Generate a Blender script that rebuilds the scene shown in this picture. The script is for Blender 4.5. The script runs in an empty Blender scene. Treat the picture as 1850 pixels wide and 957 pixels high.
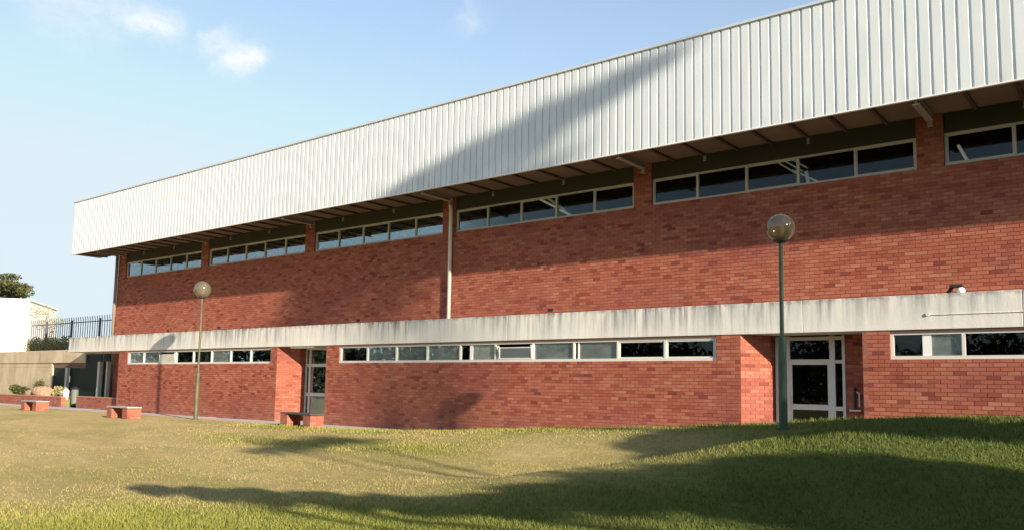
import bpy, bmesh, math, random
import numpy as np
from mathutils import Vector, Matrix
R = math.radians
random.seed(7); rng = np.random.default_rng(7)
sc = bpy.context.scene
COL = sc.collection

# ------------------------------------------------------------------ camera
cam_d = bpy.data.cameras.new("camera"); cam = bpy.data.objects.new("camera", cam_d); COL.objects.link(cam)
yaw, pit, rol = R(-38.4), R(5.8), R(1.0)
fwd = Vector((math.sin(yaw)*math.cos(pit), math.cos(yaw)*math.cos(pit), math.sin(pit)))
r0 = Vector((math.cos(yaw), -math.sin(yaw), 0)); u0 = r0.cross(fwd)
rt = r0*math.cos(rol) + u0*math.sin(rol); up = -r0*math.sin(rol) + u0*math.cos(rol)
CAM = Vector((0, -18, 1.34))
cam.matrix_world = Matrix(((rt.x, up.x, -fwd.x, CAM.x), (rt.y, up.y, -fwd.y, CAM.y), (rt.z, up.z, -fwd.z, CAM.z), (0, 0, 0, 1)))
cam_d.sensor_width = 36; cam_d.lens = 1500/1850*36; cam_d.shift_y = 67.5/1850
cam_d.clip_end = 2000; cam_d.clip_start = 0.05
sc.camera = cam

# ------------------------------------------------------------------ light
SUN = Vector((3.4, -1.0, 1.12)).normalized()          # towards the sun
elev = math.asin(SUN.z); az = math.atan2(SUN.x, SUN.y)
SUN_STRENGTH, SKY_STRENGTH, EXPOSURE = 5.0, 0.15, 1.05
sl = bpy.data.lights.new("sun", 'SUN'); sun = bpy.data.objects.new("sun", sl); COL.objects.link(sun)
sl.energy = SUN_STRENGTH; sl.angle = R(0.7); sl.color = (1.0, 0.87, 0.70)
sun.rotation_euler = (-SUN).to_track_quat('-Z', 'Y').to_euler(); sun.location = (20, -20, 30)
sc.view_settings.view_transform = 'Standard'; sc.view_settings.look = 'None'
sc.view_settings.exposure = EXPOSURE; sc.view_settings.gamma = 1.0
try: sc.view_settings.use_curve_mapping = False
except Exception: pass

# ------------------------------------------------------------------ node helpers
class N:
    def __init__(s, tree): s.t = tree; s.n = tree.nodes; s.l = tree.links
    def new(s, typ, **kw):
        n = s.n.new(typ)
        for k, v in kw.items(): setattr(n, k, v)
        return n
    def put(s, sock, v):
        if isinstance(v, bpy.types.NodeSocket): s.l.new(v, sock)
        elif v is not None: sock.default_value = v
    def math(s, op, a, b=None, c=None, clamp=False):
        n = s.new('ShaderNodeMath', operation=op); n.use_clamp = clamp
        for i, v in enumerate((a, b, c)):
            if v is not None: s.put(n.inputs[i], v)
        return n.outputs[0]
    def vmath(s, op, a, b=None, out=0):
        n = s.new('ShaderNodeVectorMath', operation=op); s.put(n.inputs[0], a)
        if b is not None: s.put(n.inputs[1], b)
        return n.outputs[out]
    def scale(s, v, xyz): return s.vmath('MULTIPLY', v, xyz)
    def noise(s, vec, scale, detail=4, rough=.55, dist=0.0):
        n = s.new('ShaderNodeTexNoise'); s.put(n.inputs['Vector'], vec); n.inputs['Scale'].default_value = scale
        n.inputs['Detail'].default_value = detail; n.inputs['Roughness'].default_value = rough; n.inputs['Distortion'].default_value = dist
        return n.outputs[0]
    def ramp(s, f, stops):
        n = s.new('ShaderNodeValToRGB'); s.put(n.inputs[0], f); e = n.color_ramp.elements
        while len(e) < len(stops): e.new(.5)
        for el, (p, c) in zip(e, stops):
            el.position = p; el.color = (*c, 1) if not isinstance(c, (int, float)) else (c, c, c, 1)
        return n.outputs[0]
    def mix(s, f, a, b, mode='MIX'):
        n = s.new('ShaderNodeMix', data_type='RGBA', blend_type=mode)
        s.put(n.inputs[0], f)
        for i, v in ((6, a), (7, b)):
            if isinstance(v, (tuple, list)) and len(v) == 3: v = (*v, 1)
            s.put(n.inputs[i], v)
        return n.outputs[2]
    def maprange(s, v, a, b, c=0., d=1.):
        n = s.new('ShaderNodeMapRange'); s.put(n.inputs[0], v)
        for i, x in enumerate((a, b, c, d)): n.inputs[i+1].default_value = x
        return n.outputs[0]

def mat(name, base=(.5, .5, .5), rough=.7, metal=0., spec=.4, fn=None):
    m = bpy.data.materials.new(name); m.use_nodes = True
    k = N(m.node_tree); b = m.node_tree.nodes['Principled BSDF']
    b.inputs['Base Color'].default_value = (*base, 1); b.inputs['Roughness'].default_value = rough
    b.inputs['Metallic'].default_value = metal; b.inputs['Specular IOR Level'].default_value = spec
    k.b = b; k.pos = k.new('ShaderNodeNewGeometry').outputs['Position']
    k.obj = k.new('ShaderNodeTexCoord').outputs['Object']
    if fn: fn(k)
    return m
def bump(k, h, strength=.3, dist=.01):
    n = k.new('ShaderNodeBump'); n.inputs['Strength'].default_value = strength; n.inputs['Distance'].default_value = dist
    k.put(n.inputs['Height'], h); k.l.new(n.outputs[0], k.b.inputs['Normal'])
def setc(k, c): k.put(k.b.inputs['Base Color'], c)

# ------------------------------------------------------------------ world: sky with a few clouds
w = bpy.data.worlds.new("World"); sc.world = w; w.use_nodes = True
k = N(w.node_tree); bg = w.node_tree.nodes['Background']
sky = k.new('ShaderNodeTexSky', sky_type='NISHITA'); sky.sun_disc = False
sky.sun_elevation = elev; sky.sun_rotation = az; sky.air_density = 1.0; sky.dust_density = 1.6; sky.ozone_density = 1.6; sky.altitude = 50
D = k.vmath('NORMALIZE', k.new('ShaderNodeTexCoord').outputs['Generated'])
nz = k.new('ShaderNodeTexNoise'); k.put(nz.inputs['Vector'], D); nz.inputs['Scale'].default_value = 14; nz.inputs['Detail'].default_value = 6; nz.inputs['Roughness'].default_value = .6
Dn = k.vmath('ADD', D, k.scale(k.vmath('SUBTRACT', nz.outputs['Color'], (.5, .5, .5)), (.075, .075, .075)))
total = None
def pixdir(x, y): return (fwd*1500 + rt*(x-925) - up*(y-546)).normalized()
for (x, y, x2, y2, rb, amp) in ((60, 2, 215, 22, .030, .45), (190, 18, 335, 58, .0135, .85), (385, 62, 418, 92, .016, .7), (402, 98, 462, 122, .016, 1.0), (825, 12, 858, 48, .017, .33), (90, 55, 150, 60, .02, .22)):
    a_, b_ = pixdir(x, y), pixdir(x2, y2); c_ = ((a_+b_)/2); ax = (b_-a_).normalized(); ra = (b_-a_).length*.55
    bx = c_.cross(ax).normalized()
    v = k.vmath('SUBTRACT', Dn, tuple(c_))
    da = k.math('DIVIDE', k.vmath('DOT_PRODUCT', v, tuple(ax), out=1), ra); db = k.math('DIVIDE', k.vmath('DOT_PRODUCT', v, tuple(bx), out=1), rb)
    dc = k.math('DIVIDE', k.vmath('DOT_PRODUCT', v, tuple(c_.normalized()), out=1), .3)
    q = k.math('ADD', k.math('ADD', k.math('POWER', k.math('ABSOLUTE', da), 4.), k.math('MULTIPLY', db, db)), k.math('MULTIPLY', dc, dc))
    e = k.math('MULTIPLY', k.math('POWER', 2.718, k.math('MULTIPLY', q, -1.)), amp)
    total = e if total is None else k.math('MAXIMUM', total, e)
wn = k.noise(D, 30, 5, .6)
wn2 = k.noise(k.scale(D, (1., 1., 2.2)), 55, 6, .65, .6)
cl = k.math('MULTIPLY', total, k.math('MULTIPLY', k.maprange(wn, .3, .6, .5, 1.15), k.maprange(wn2, .3, .62, .6, 1.1)), clamp=True)
# a thin even veil that pales the lower sky, as in hazy late afternoon air
sepz = k.new('ShaderNodeSeparateXYZ'); k.put(sepz.inputs[0], D)
veil = k.math('MULTIPLY', k.math('POWER', k.math('SUBTRACT', 1.0, k.math('ABSOLUTE', sepz.outputs[2])), 2.6), .86, clamp=True)
VEILC, CLOUDC = (2.55, 2.85, 3.05), (3.1, 3.25, 3.35)
c1 = k.mix(veil, k.vmath('MINIMUM', k.scale(sky.outputs[0], (.86, .85, .83)), (2.25, 2.75, 3.1)), VEILC)
c2 = k.mix(cl, c1, CLOUDC)
k.put(bg.inputs[0], c2); bg.inputs[1].default_value = SKY_STRENGTH

# ------------------------------------------------------------------ object helpers
def tag(o, label=None, cat=None, group=None, kind=None):
    if label: o['label'] = label
    if cat: o['category'] = cat
    if group: o['group'] = group
    if kind: o['kind'] = kind
    return o
def empty(name, loc=(0, 0, 0), rz=0):
    o = bpy.data.objects.new(name, None); COL.objects.link(o); o.location = loc; o.rotation_euler = (0, 0, rz); o.empty_display_size = .2
    return o
def link(name, me, m=None, parent=None, loc=(0, 0, 0), rz=0.):
    if m is not None and not me.materials: me.materials.append(m)
    o = bpy.data.objects.new(name, me); COL.objects.link(o); o.location = loc; o.rotation_euler = (0, 0, rz)
    if parent: o.parent = parent
    return o
class MB:
    def __init__(s): s.v = []; s.f = []
    def face(s, *pts):
        i = len(s.v); s.v += [tuple(p) for p in pts]; s.f.append(tuple(range(i, i+len(pts)))); return s
    def box(s, x0, x1, y0, y1, z0, z1, skip=''):
        i = len(s.v)
        s.v += [(x0, y0, z0), (x1, y0, z0), (x1, y1, z0), (x0, y1, z0), (x0, y0, z1), (x1, y0, z1), (x1, y1, z1), (x0, y1, z1)]
        F = {'b': (3, 2, 1, 0), 't': (4, 5, 6, 7), 'f': (0, 1, 5, 4), 'k': (2, 3, 7, 6), 'r': (1, 2, 6, 5), 'l': (3, 0, 4, 7)}
        s.f += [tuple(i+j for j in F[c]) for c in F if c not in skip]; return s
    def bar(s, p, q, w, h=None, upv=(0, 0, 1)):
        p, q = Vector(p), Vector(q); h = h or w; d = (q-p).normalized(); upv = Vector(upv)
        if abs(d.dot(upv)) > .98: upv = Vector((0, 1, 0))
        a = d.cross(upv).normalized()*w/2; b = a.normalized().cross(d)*h/2; i = len(s.v)
        for c in (p, q): s.v += [tuple(c-a-b), tuple(c+a-b), tuple(c+a+b), tuple(c-a+b)]
        s.f += [tuple(i+j for j in f) for f in ((3, 2, 1, 0), (4, 5, 6, 7), (0, 1, 5, 4), (1, 2, 6, 5), (2, 3, 7, 6), (3, 0, 4, 7))]; return s
    def tube(s, pts, rad, n=10, cap=True):
        pts = [Vector(p) for p in pts]
        if not isinstance(rad, (list, tuple)): rad = [rad]*len(pts)
        base = len(s.v); prev = None
        for j, p in enumerate(pts):
            d = (pts[min(j+1, len(pts)-1)]-pts[max(j-1, 0)]).normalized()
            if prev is None:
                a = d.cross(Vector((0, 0, 1))); a = a if a.length > .05 else d.cross(Vector((0, 1, 0)))
            else: a = prev-d*prev.dot(d)
            a.normalize(); prev = a; b = d.cross(a)
            for t in range(n):
                an = 2*math.pi*t/n; s.v.append(tuple(p+(a*math.cos(an)+b*math.sin(an))*rad[j]))
        for j in range(len(pts)-1):
            for t in range(n):
                t2 = (t+1) % n; A = base+j*n
                s.f.append((A+t, A+t2, A+n+t2, A+n+t))
        if cap:
            s.f.append(tuple(base+t for t in reversed(range(n)))); e = base+(len(pts)-1)*n; s.f.append(tuple(e+t for t in range(n)))
        return s
    def lathe(s, prof, n=24, c=(0, 0, 0)):
        base = len(s.v)
        for r_, z in prof:
            for t in range(n):
                an = 2*math.pi*t/n; s.v.append((c[0]+r_*math.cos(an), c[1]+r_*math.sin(an), c[2]+z))
        for j in range(len(prof)-1):
            for t in range(n):
                t2 = (t+1) % n; A = base+j*n; s.f.append((A+t, A+t2, A+n+t2, A+n+t))
        s.f.append(tuple(base+t for t in reversed(range(n)))); e = base+(len(prof)-1)*n; s.f.append(tuple(e+t for t in range(n)))
        return s
    def build(s, name, m, parent=None, loc=(0, 0, 0), rz=0., smooth=False, bevel=0.):
        me = bpy.data.meshes.new(name); me.from_pydata(s.v, [], s.f); me.update()
        if smooth: me.polygons.foreach_set('use_smooth', [True]*len(me.polygons))
        o = link(name, me, m, parent, loc, rz)
        if bevel:
            b = o.modifiers.new('bevel', 'BEVEL'); b.width = bevel; b.segments = 1; b.limit_method = 'ANGLE'
        return o

# ------------------------------------------------------------------ materials
def f_brick(k):
    ri = k.new('ShaderNodeNewGeometry').outputs['Random Per Island']; ro = k.new('ShaderNodeObjectInfo').outputs['Random']
    r_ = k.math('FRACT', k.math('ADD', ri, k.math('MULTIPLY', ro, 7.31)))
    c = k.ramp(r_, [(0, (.17, .04, .03)), (.07, (.27, .066, .042)), (.3, (.355, .105, .062)), (.65, (.385, .125, .076)), (.9, (.415, .150, .093)), (1, (.45, .19, .125))])
    big = k.noise(k.scale(k.pos, (.35, .35, .8)), 1.0, 4, .6)
    c = k.mix(k.maprange(big, .47, .68, 0, .5), c, (.25, .068, .06))
    c = k.mix(k.maprange(k.noise(k.pos, .6, 3), .54, .75, 0, .3), c, (.47, .17, .09))
    s5 = k.new('ShaderNodeSeparateXYZ'); k.put(s5.inputs[0], k.pos)
    damp = k.math('MULTIPLY', k.maprange(s5.outputs[2], .0, .75, 1., 0.), k.maprange(k.noise(k.scale(k.pos, (1, 1, .6)), 1.3, 4), .35, .6))
    c = k.mix(k.math('MULTIPLY', damp, .45), c, (.30, .17, .13))
    stn = k.maprange(k.noise(k.scale(k.pos, (3.2, 3.2, .30)), 1., 5, .65), .55, .75, 0, .35); c = k.mix(stn, c, (.26, .10, .075))
    fine = k.noise(k.pos, 60, 4, .7); c = k.mix(k.maprange(fine, .3, .7, .0, .35), c, (.20, .055, .035))
    setc(k, c); bump(k, fine, .5, .004)
BRICK = mat('brick', rough=.85, spec=.25, fn=f_brick)
def f_mortar(k):
    setc(k, k.mix(k.noise(k.pos, 2.5), (.21, .085, .06), (.30, .14, .10))); bump(k, k.noise(k.pos, 80), .4, .003)
MORTAR = mat('mortar', rough=.95, spec=.1, fn=f_mortar)
def f_conc(k):
    s1 = k.noise(k.scale(k.pos, (2.6, 2.6, .35)), 1.6, 5, .65); s2 = k.noise(k.scale(k.pos, (9, 9, .5)), 1.0, 4, .6); blot = k.noise(k.pos, 1.3, 5, .6)
    sep = k.new('ShaderNodeSeparateXYZ'); k.put(sep.inputs[0], k.pos)
    top = k.maprange(sep.outputs[2], 2.70, 3.33, .25, 1.15)
    patch = k.noise(k.scale(k.pos, (.28, .28, .28)), 1.0, 2, .5)
    top = k.math('MULTIPLY', top, k.maprange(patch, .35, .6, .35, 1.15))
    f1 = k.math('MULTIPLY', k.maprange(s1, .40, .68), top); f2 = k.math('MULTIPLY', k.maprange(s2, .47, .66), top)
    c = k.mix(k.maprange(blot, .35, .7, 0, .7), (.74, .71, .64), (.62, .61, .57))
    c = k.mix(k.math('MULTIPLY', f1, .9), c, (.30, .325, .34)); c = k.mix(k.math('MULTIPLY', f2, .75, clamp=True), c, (.15, .14, .13))
    tp = k.math('MULTIPLY', k.maprange(sep.outputs[2], 3.22, 3.32), k.maprange(k.noise(k.scale(k.pos, (3, 3, 3)), 2), .45, .6))
    c = k.mix(k.math('MULTIPLY', tp, .6), c, (.12, .10, .09))
    setc(k, c); bump(k, k.noise(k.pos, 25, 5), .3, .01)
CONC = mat('weathered_painted_concrete', rough=.8, spec=.25, fn=f_conc)
def f_clad(k):
    ob = k.new('ShaderNodeObjectInfo').outputs['Random']
    st = k.noise(k.scale(k.pos, (1.2, 1.2, .25)), 3, 4)
    c = k.mix(k.maprange(st, .35, .7), (.69, .725, .73), (.60, .635, .645)); c = k.mix(k.math('MULTIPLY', ob, .35), c, (.63, .65, .65))
    sz = k.new('ShaderNodeSeparateXYZ'); k.put(sz.inputs[0], k.pos)
    gr = k.math('MULTIPLY', k.maprange(sz.outputs[2], 7.05, 7.6, 1., 0.), k.maprange(k.noise(k.scale(k.pos, (6, 6, .5)), 1., 4), .45, .7)); c = k.mix(k.math('MULTIPLY', gr, .35), c, (.40, .40, .38))
    rn = k.maprange(k.noise(k.scale(k.pos, (8, 8, .12)), 1., 3), .55, .72, 0, .22); c = k.mix(rn, c, (.47, .49, .49))
    setc(k, c)
    k.put(k.b.inputs['Roughness'], k.maprange(k.noise(k.scale(k.pos, (3, 3, .6)), 2, 3), .3, .7, .32, .5))
CLAD = mat('white_coated_steel_sheet', rough=.4, spec=.5, fn=f_clad)
FLASH = mat('pale_metal_flashing', (.66, .68, .69), .35, .3, .5)
def f_alu(k): setc(k, k.mix(k.noise(k.pos, 6, 3), (.68, .66, .60), (.56, .545, .49)))
ALU = mat('off_white_window_frame', rough=.5, fn=f_alu)
def f_upalu(k): setc(k, k.mix(k.noise(k.pos, 6, 3), (.60, .55, .46), (.45, .42, .35)))
UPALU = mat('cream_window_frame', rough=.5, fn=f_upalu)
def f_sof(k): setc(k, k.mix(k.maprange(k.noise(k.pos, .9, 4, .6), .3, .7), (.165, .112, .076), (.11, .078, .054)))
SOFFIT = mat('brown_soffit_board', rough=.8, fn=f_sof)
RIB = mat('dark_brown_steel', (.055, .032, .022), .6)
IBEAM = mat('cream_painted_steel', (.27, .225, .175), .5)
BEAM = mat('dark_olive_beam', (.05, .045, .03), .8)
DARK = mat('dark_interior', (.02, .019, .018), .9)
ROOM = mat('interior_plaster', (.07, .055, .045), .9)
WHITE = mat('white_paint', (.78, .77, .73), .45)
def f_pipe(k): setc(k, k.mix(k.noise(k.scale(k.pos, (2, 2, .6)), 3), (.74, .72, .65), (.62, .59, .52)))
PIPE = mat('white_plastic_pipe', rough=.45, fn=f_pipe)
def glassmat(name, tint, fres_ior=1.5, rough=.0, boost=1.0):
    m = bpy.data.materials.new(name); m.use_nodes = True; t = m.node_tree; t.nodes.clear(); k = N(t)
    out = k.new('ShaderNodeOutputMaterial'); tr = k.new('ShaderNodeBsdfTransparent'); tr.inputs[0].default_value = (*tint, 1)
    gl = k.new('ShaderNodeBsdfGlossy'); gl.inputs['Roughness'].default_value = rough; gl.inputs[0].default_value = (.80, .93, 1, 1)
    fr = k.new('ShaderNodeFresnel'); fr.inputs[0].default_value = fres_ior
    pos = k.new('ShaderNodeNewGeometry').outputs['Position']
    bm = k.new('ShaderNodeBump'); bm.inputs['Strength'].default_value = .06; bm.inputs['Distance'].default_value = .02
    k.put(bm.inputs['Height'], k.noise(pos, .9, 2)); k.l.new(bm.outputs[0], gl.inputs['Normal'])
    f = k.math('MULTIPLY', fr.outputs[0], boost, clamp=True)
    mx = k.new('ShaderNodeMixShader'); k.put(mx.inputs[0], f); k.l.new(tr.outputs[0], mx.inputs[1]); k.l.new(gl.outputs[0], mx.inputs[2])
    k.l.new(mx.outputs[0], out.inputs[0]); return m
GLASS = glassmat('window_glass', (.92, .935, .93), 1.45, .0, .55)
def f_frost(k): setc(k, k.mix(k.maprange(k.noise(k.scale(k.pos, (1, 1, 2)), 1.6, 3), .3, .7), (.23, .25, .23), (.42, .44, .41)))
FROST = mat('frosted_glass', rough=.25, spec=.6, fn=f_frost)
def f_frost2(k): setc(k, k.mix(k.maprange(k.noise(k.scale(k.pos, (1, 1, 6)), 1.6, 3), .3, .7), (.46, .45, .38), (.62, .60, .53)))
BLIND = mat('pale_blind_behind_glass', rough=.5, spec=.5, fn=f_frost2)
def f_pave(k):
    c = k.mix(k.maprange(k.noise(k.pos, 1.2, 5), .3, .7), (.48, .44, .42), (.38, .355, .35)); setc(k, c); bump(k, k.noise(k.pos, 40), .3, .005)
PAVE = mat('pale_concrete_paving', rough=.85, fn=f_pave)
def f_beige(k):
    c = k.mix(k.maprange(k.noise(k.scale(k.pos, (1, 1, .7)), 1.1, 5), .35, .65), (.60, .50, .35), (.45, .36, .25))
    c = k.mix(k.maprange(k.noise(k.scale(k.pos, (3, 3, .4)), 1.5, 4), .52, .75, 0, .6), c, (.30, .25, .18)); setc(k, c); bump(k, k.noise(k.pos, 12, 5), .4, .03)
BEIGE = mat('weathered_beige_render', rough=.9, spec=.2, fn=f_beige)
WALLW = mat('bright_white_render', (.84, .82, .78), .7)

# grass colour shared by the lawn sheet and the blades: 'green' vertex value 0 dry .. 1 green
def f_grass_common(k, blade):
    at = k.new('ShaderNodeAttribute'); at.attribute_name = 'green'
    g = at.outputs['Fac']
    n1 = k.noise(k.scale(k.pos, (.5, 1.3, .5)), .9, 6, .65); n2 = k.noise(k.pos, 4.5, 5, .7); n3 = k.noise(k.pos, 22, 4, .7)
    f = k.math('ADD', g, k.math('ADD', k.math('MULTIPLY', k.math('SUBTRACT', n1, .5), 1.1), k.math('MULTIPLY', k.math('SUBTRACT', n2, .5), .9)), clamp=True)
    dry = k.mix(k.maprange(n2, .3, .7), (.52, .385, .185), (.41, .31, .135)); dry = k.mix(k.maprange(n3, .35, .65, 0, .6), dry, (.55, .42, .21))
    olv = k.noise(k.scale(k.pos, (.22, .5, .3)), 1., 5, .6); dry = k.mix(k.maprange(olv, .45, .65, 0, .6), dry, (.29, .25, .085))
    grn = k.mix(k.maprange(n3, .3, .7), (.17, .175, .036), (.29, .27, .07)); grn = k.mix(k.maprange(n1, .35, .65), grn, (.20, .205, .045))
    c = k.mix(f, dry, grn)
    if blade:
        ri = k.new('ShaderNodeNewGeometry').outputs['Random Per Island']
        c = k.mix(k.maprange(ri, 0, 1, .0, .35), c, k.mix(f, (.42, .34, .155), (.24, .26, .055)))
        c = k.mix(k.maprange(f, .1, .7, .45, 0.), c, (.10, .085, .03))
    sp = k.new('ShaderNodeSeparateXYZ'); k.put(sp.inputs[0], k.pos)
    mound_shade = k.math('MULTIPLY', k.maprange(sp.outputs[0], -9.5, -3.5), k.maprange(sp.outputs[1], -1., -1.2))
    c = k.mix(k.math('MULTIPLY', mound_shade, .7), c, (.036, .068, .015))  # deepens the tree shade on the right mound, painted into the grass colour
    setc(k, c); return n2, n3
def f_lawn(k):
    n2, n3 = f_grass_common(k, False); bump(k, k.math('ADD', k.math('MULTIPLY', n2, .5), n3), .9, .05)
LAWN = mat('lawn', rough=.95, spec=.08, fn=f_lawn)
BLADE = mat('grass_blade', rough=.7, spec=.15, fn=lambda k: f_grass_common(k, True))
BLADE.node_tree.nodes['Principled BSDF'].inputs['Transmission Weight'].default_value = 0.0

# ------------------------------------------------------------------ ground
def smooth(a, b, x): t = np.clip((x-a)/(b-a), 0, 1); return t*t*(3-2*t)
def height(X, Y):
    X = np.asarray(X, float); Y = np.asarray(Y, float)
    base = -.27*smooth(1.2, 11, -Y)
    bk = np.interp(X, [-24, -20, -16, -12, -7, -4.4, -2, 4, 14, 40], [0, .03, .13, .36, .66, .90, 1.02, 1.1, .9, 0])
    prof = np.where(Y > -2.4, smooth(-.95, -2.4, Y), np.exp(-((Y+2.4)/2.3)**2))
    h = base + bk*prof
    # near ridge, running from the dip in mid lawn up to the right bank
    p0 = np.array([-9.5, -10.0]); p1 = np.array([-2.6, -4.6]); d = (p1-p0)/np.linalg.norm(p1-p0); L = np.linalg.norm(p1-p0)
    s = (X-p0[0])*d[0]+(Y-p0[1])*d[1]; t = -(X-p0[0])*d[1]+(Y-p0[1])*d[0]
    amp = np.interp(s, [-1, 1.5, 3.5, 5.5, 7, L, L+6, L+25], [0, .08, .36, .66, .86, 1.0, 1.0, 0])
    wd = np.where(t > 0, 1.1, 3.6)
    h = np.maximum(h, base+amp*np.exp(-(t/wd)**2)) + .0
    h += .05*np.sin(X*.7+Y*.3)*np.sin(Y*.9-.4)*smooth(2.5, 6, -Y) + .012*np.sin(X*2.9+1)*np.sin(Y*3.3)*smooth(1.5, 4, -Y)
    h = np.where(Y > -.93, -.03, h)
    far = smooth(45, 120, np.hypot(X, Y)); return h*(1-far) - .3*far*(Y < -.93) 
def greenness(X, Y):
    X = np.asarray(X, float); Y = np.asarray(Y, float)
    r = np.hypot(X, Y+18)
    near = 1.15*(1-smooth(9.0, 12.6, r + .18*(X+7)))
    right = .85*smooth(-8.0, -4.2, X + .25*(Y+4))
    strip = .85*np.exp(-((Y+2.3)/.9)**2)*smooth(-26, -21, X)
    strip2 = .5*np.exp(-((Y+5.2)/1.0)**2)*smooth(-25, -18, X)*(1-smooth(-13, -10, X))
    return np.clip(.06+.24*smooth(-25, -12, X)+np.maximum.reduce([near, right, strip, strip2]), 0, 1.1)
def axis(dense0, dense1, step, far):
    a = list(np.arange(dense0, dense1+1e-6, step)); s_ = step; x = dense1
    while x < far: s_ *= 1.35; x += s_; a.append(x)
    s_ = step; x = dense0
    while x > -far: s_ *= 1.35; x -= s_; a.insert(0, x)
    return np.array(a)
gx = axis(-48, 10, .22, 500); gy = np.concatenate([axis(-19, -.95, .16, 500)]); gy = np.array(sorted(set(np.round(np.where((gy > -.95) & (gy < 0), -.90, gy), 4))))
GX, GY = np.meshgrid(gx, gy); GZ = height(GX, GY)
nx, ny = len(gx), len(gy)
V = np.stack([GX.ravel(), GY.ravel(), GZ.ravel()], 1)
idx = np.arange(nx*ny).reshape(ny, nx)
F = np.stack([idx[:-1, :-1].ravel(), idx[:-1, 1:].ravel(), idx[1:, 1:].ravel(), idx[1:, :-1].ravel()], 1)
def npmesh(name, V, F):
    me = bpy.data.meshes.new(name); n = F.shape[1]
    me.vertices.add(len(V)); me.vertices.foreach_set('co', V.astype(np.float32).ravel())
    me.loops.add(F.size); me.loops.foreach_set('vertex_index', F.astype(np.int32).ravel())
    me.polygons.add(len(F)); me.polygons.foreach_set('loop_start', np.arange(0, F.size, n, dtype=np.int32)); me.polygons.foreach_set('loop_total', np.full(len(F), n, dtype=np.int32))
    me.update(calc_edges=True); me.shade_flat(); return me
def addattr(me, name, vals):
    a = me.attributes.new(name, 'FLOAT', 'POINT'); a.data.foreach_set('value', np.asarray(vals, np.float32).ravel())
me = npmesh('ground', V, F); addattr(me, 'green', greenness(GX, GY).ravel()); me.polygons.foreach_set('use_smooth', [True]*len(me.polygons))
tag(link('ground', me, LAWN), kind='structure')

# grass blades: denser towards where the photographer stands
NB = 420000
u_ = rng.random(NB); r_ = 5.0*(30/5.0)**u_; th = R(90)+R(38.4)+R(-1)*rng.uniform(-42, 42, NB)
bx = r_*np.cos(th); by = -18+r_*np.sin(th)
keep = (by < -1.05) & (rng.random(NB) < np.clip(.04+.85*greenness(bx, by)+.22*np.sin(bx*1.3+2*np.sin(by))*np.sin(by*1.7), 0.05, 1)); bx, by, r_ = bx[keep], by[keep], r_[keep]
bz = height(bx, by)-.004; n = len(bx)
hh = (.030+.030*rng.random(n))*np.clip(.34+.58*greenness(bx, by), 0, 1.0)*(.8+.03*r_)*(1+.35*np.sin(bx*2.1)*np.sin(by*2.7+bx)); ww = .0035*(.7+.09*r_)*(.7+.6*rng.random(n))
an = rng.uniform(0, 2*np.pi, n); la = rng.uniform(0, 2*np.pi, n); ln = rng.uniform(.1, .9, n)*hh
A = np.stack([bx-ww*np.cos(an), by-ww*np.sin(an), bz], 1); B = np.stack([bx+ww*np.cos(an), by+ww*np.sin(an), bz], 1)
T = np.stack([bx+ln*np.cos(la), by+ln*np.sin(la), bz+hh], 1)
V = np.stack([A, B, T], 1).reshape(-1, 3); F = np.arange(len(V)).reshape(-1, 3)
me = npmesh('grass', V, F); addattr(me, 'green', np.repeat(greenness(bx, by), 3))
tag(link('grass', me, BLADE), 'short mown grass, rich green near the viewer and dry straw coloured beyond', 'grass', kind='stuff')

# paving strip along the wall, in cast sections with open joints
xs = -60.0; pv = []
pave = MB().box(-60, 14, -.93, 1.5, -.20, -.012).build('pavement', mat('joint_sand', (.20, .18, .15), .95)); tag(pave, kind='structure')
i = 0
x = -59.95
while x < 13.5:
    if x < -14:
        MB().box(x+.006, x+1.494, -.925, -.012 if x > -36.4 else .28, -.05, .0+random.uniform(-.002, .003), 'b').build('paving_slab', PAVE, pave)
    else:
        MB().box(x+.006, x+1.494, -.925, -.012, -.05, .0, 'b').build('paving_slab', PAVE, pave)
    x += 1.5

# ------------------------------------------------------------------ brickwork
CH, BL, JT = .0815, .228, .011
def course_boxes(u0, u1, z0, z1, holes, zbase=0.0, phase=0.0):
    out = []; j0 = int(math.floor((z0-zbase)/CH+1e-6)); z = zbase+j0*CH; j = j0
    while z < z1-.02:
        za, zb = max(z, z0)+JT/2, min(z+CH, z1)-JT/2
        if zb-za > .012:
            spans = [(u0, u1)]
            for (a, b, c, d) in holes:
                if c < zb-.01 and d > za+.01:
                    ns = []
                    for s_, e_ in spans:
                        if b <= s_ or a >= e_: ns.append((s_, e_)); continue
                        if a > s_: ns.append((s_, a))
                        if b < e_: ns.append((b, e_))
                    spans = ns
            off = (BL/2 if j % 2 else 0)+phase
            for s_, e_ in spans:
                kk = math.floor((s_-off)/BL)
                while off+kk*BL < e_-1e-6:
                    a, b = max(off+kk*BL, s_)+JT/2, min(off+(kk+1)*BL, e_)-JT/2
                    if b-a > .02: out.append((a, b, za, zb, (b-a) > BL-JT-.002 and (zb-za) > CH-JT-.002))
                    kk += 1
        z += CH; j += 1
    return out
BR_ALL = []
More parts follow.
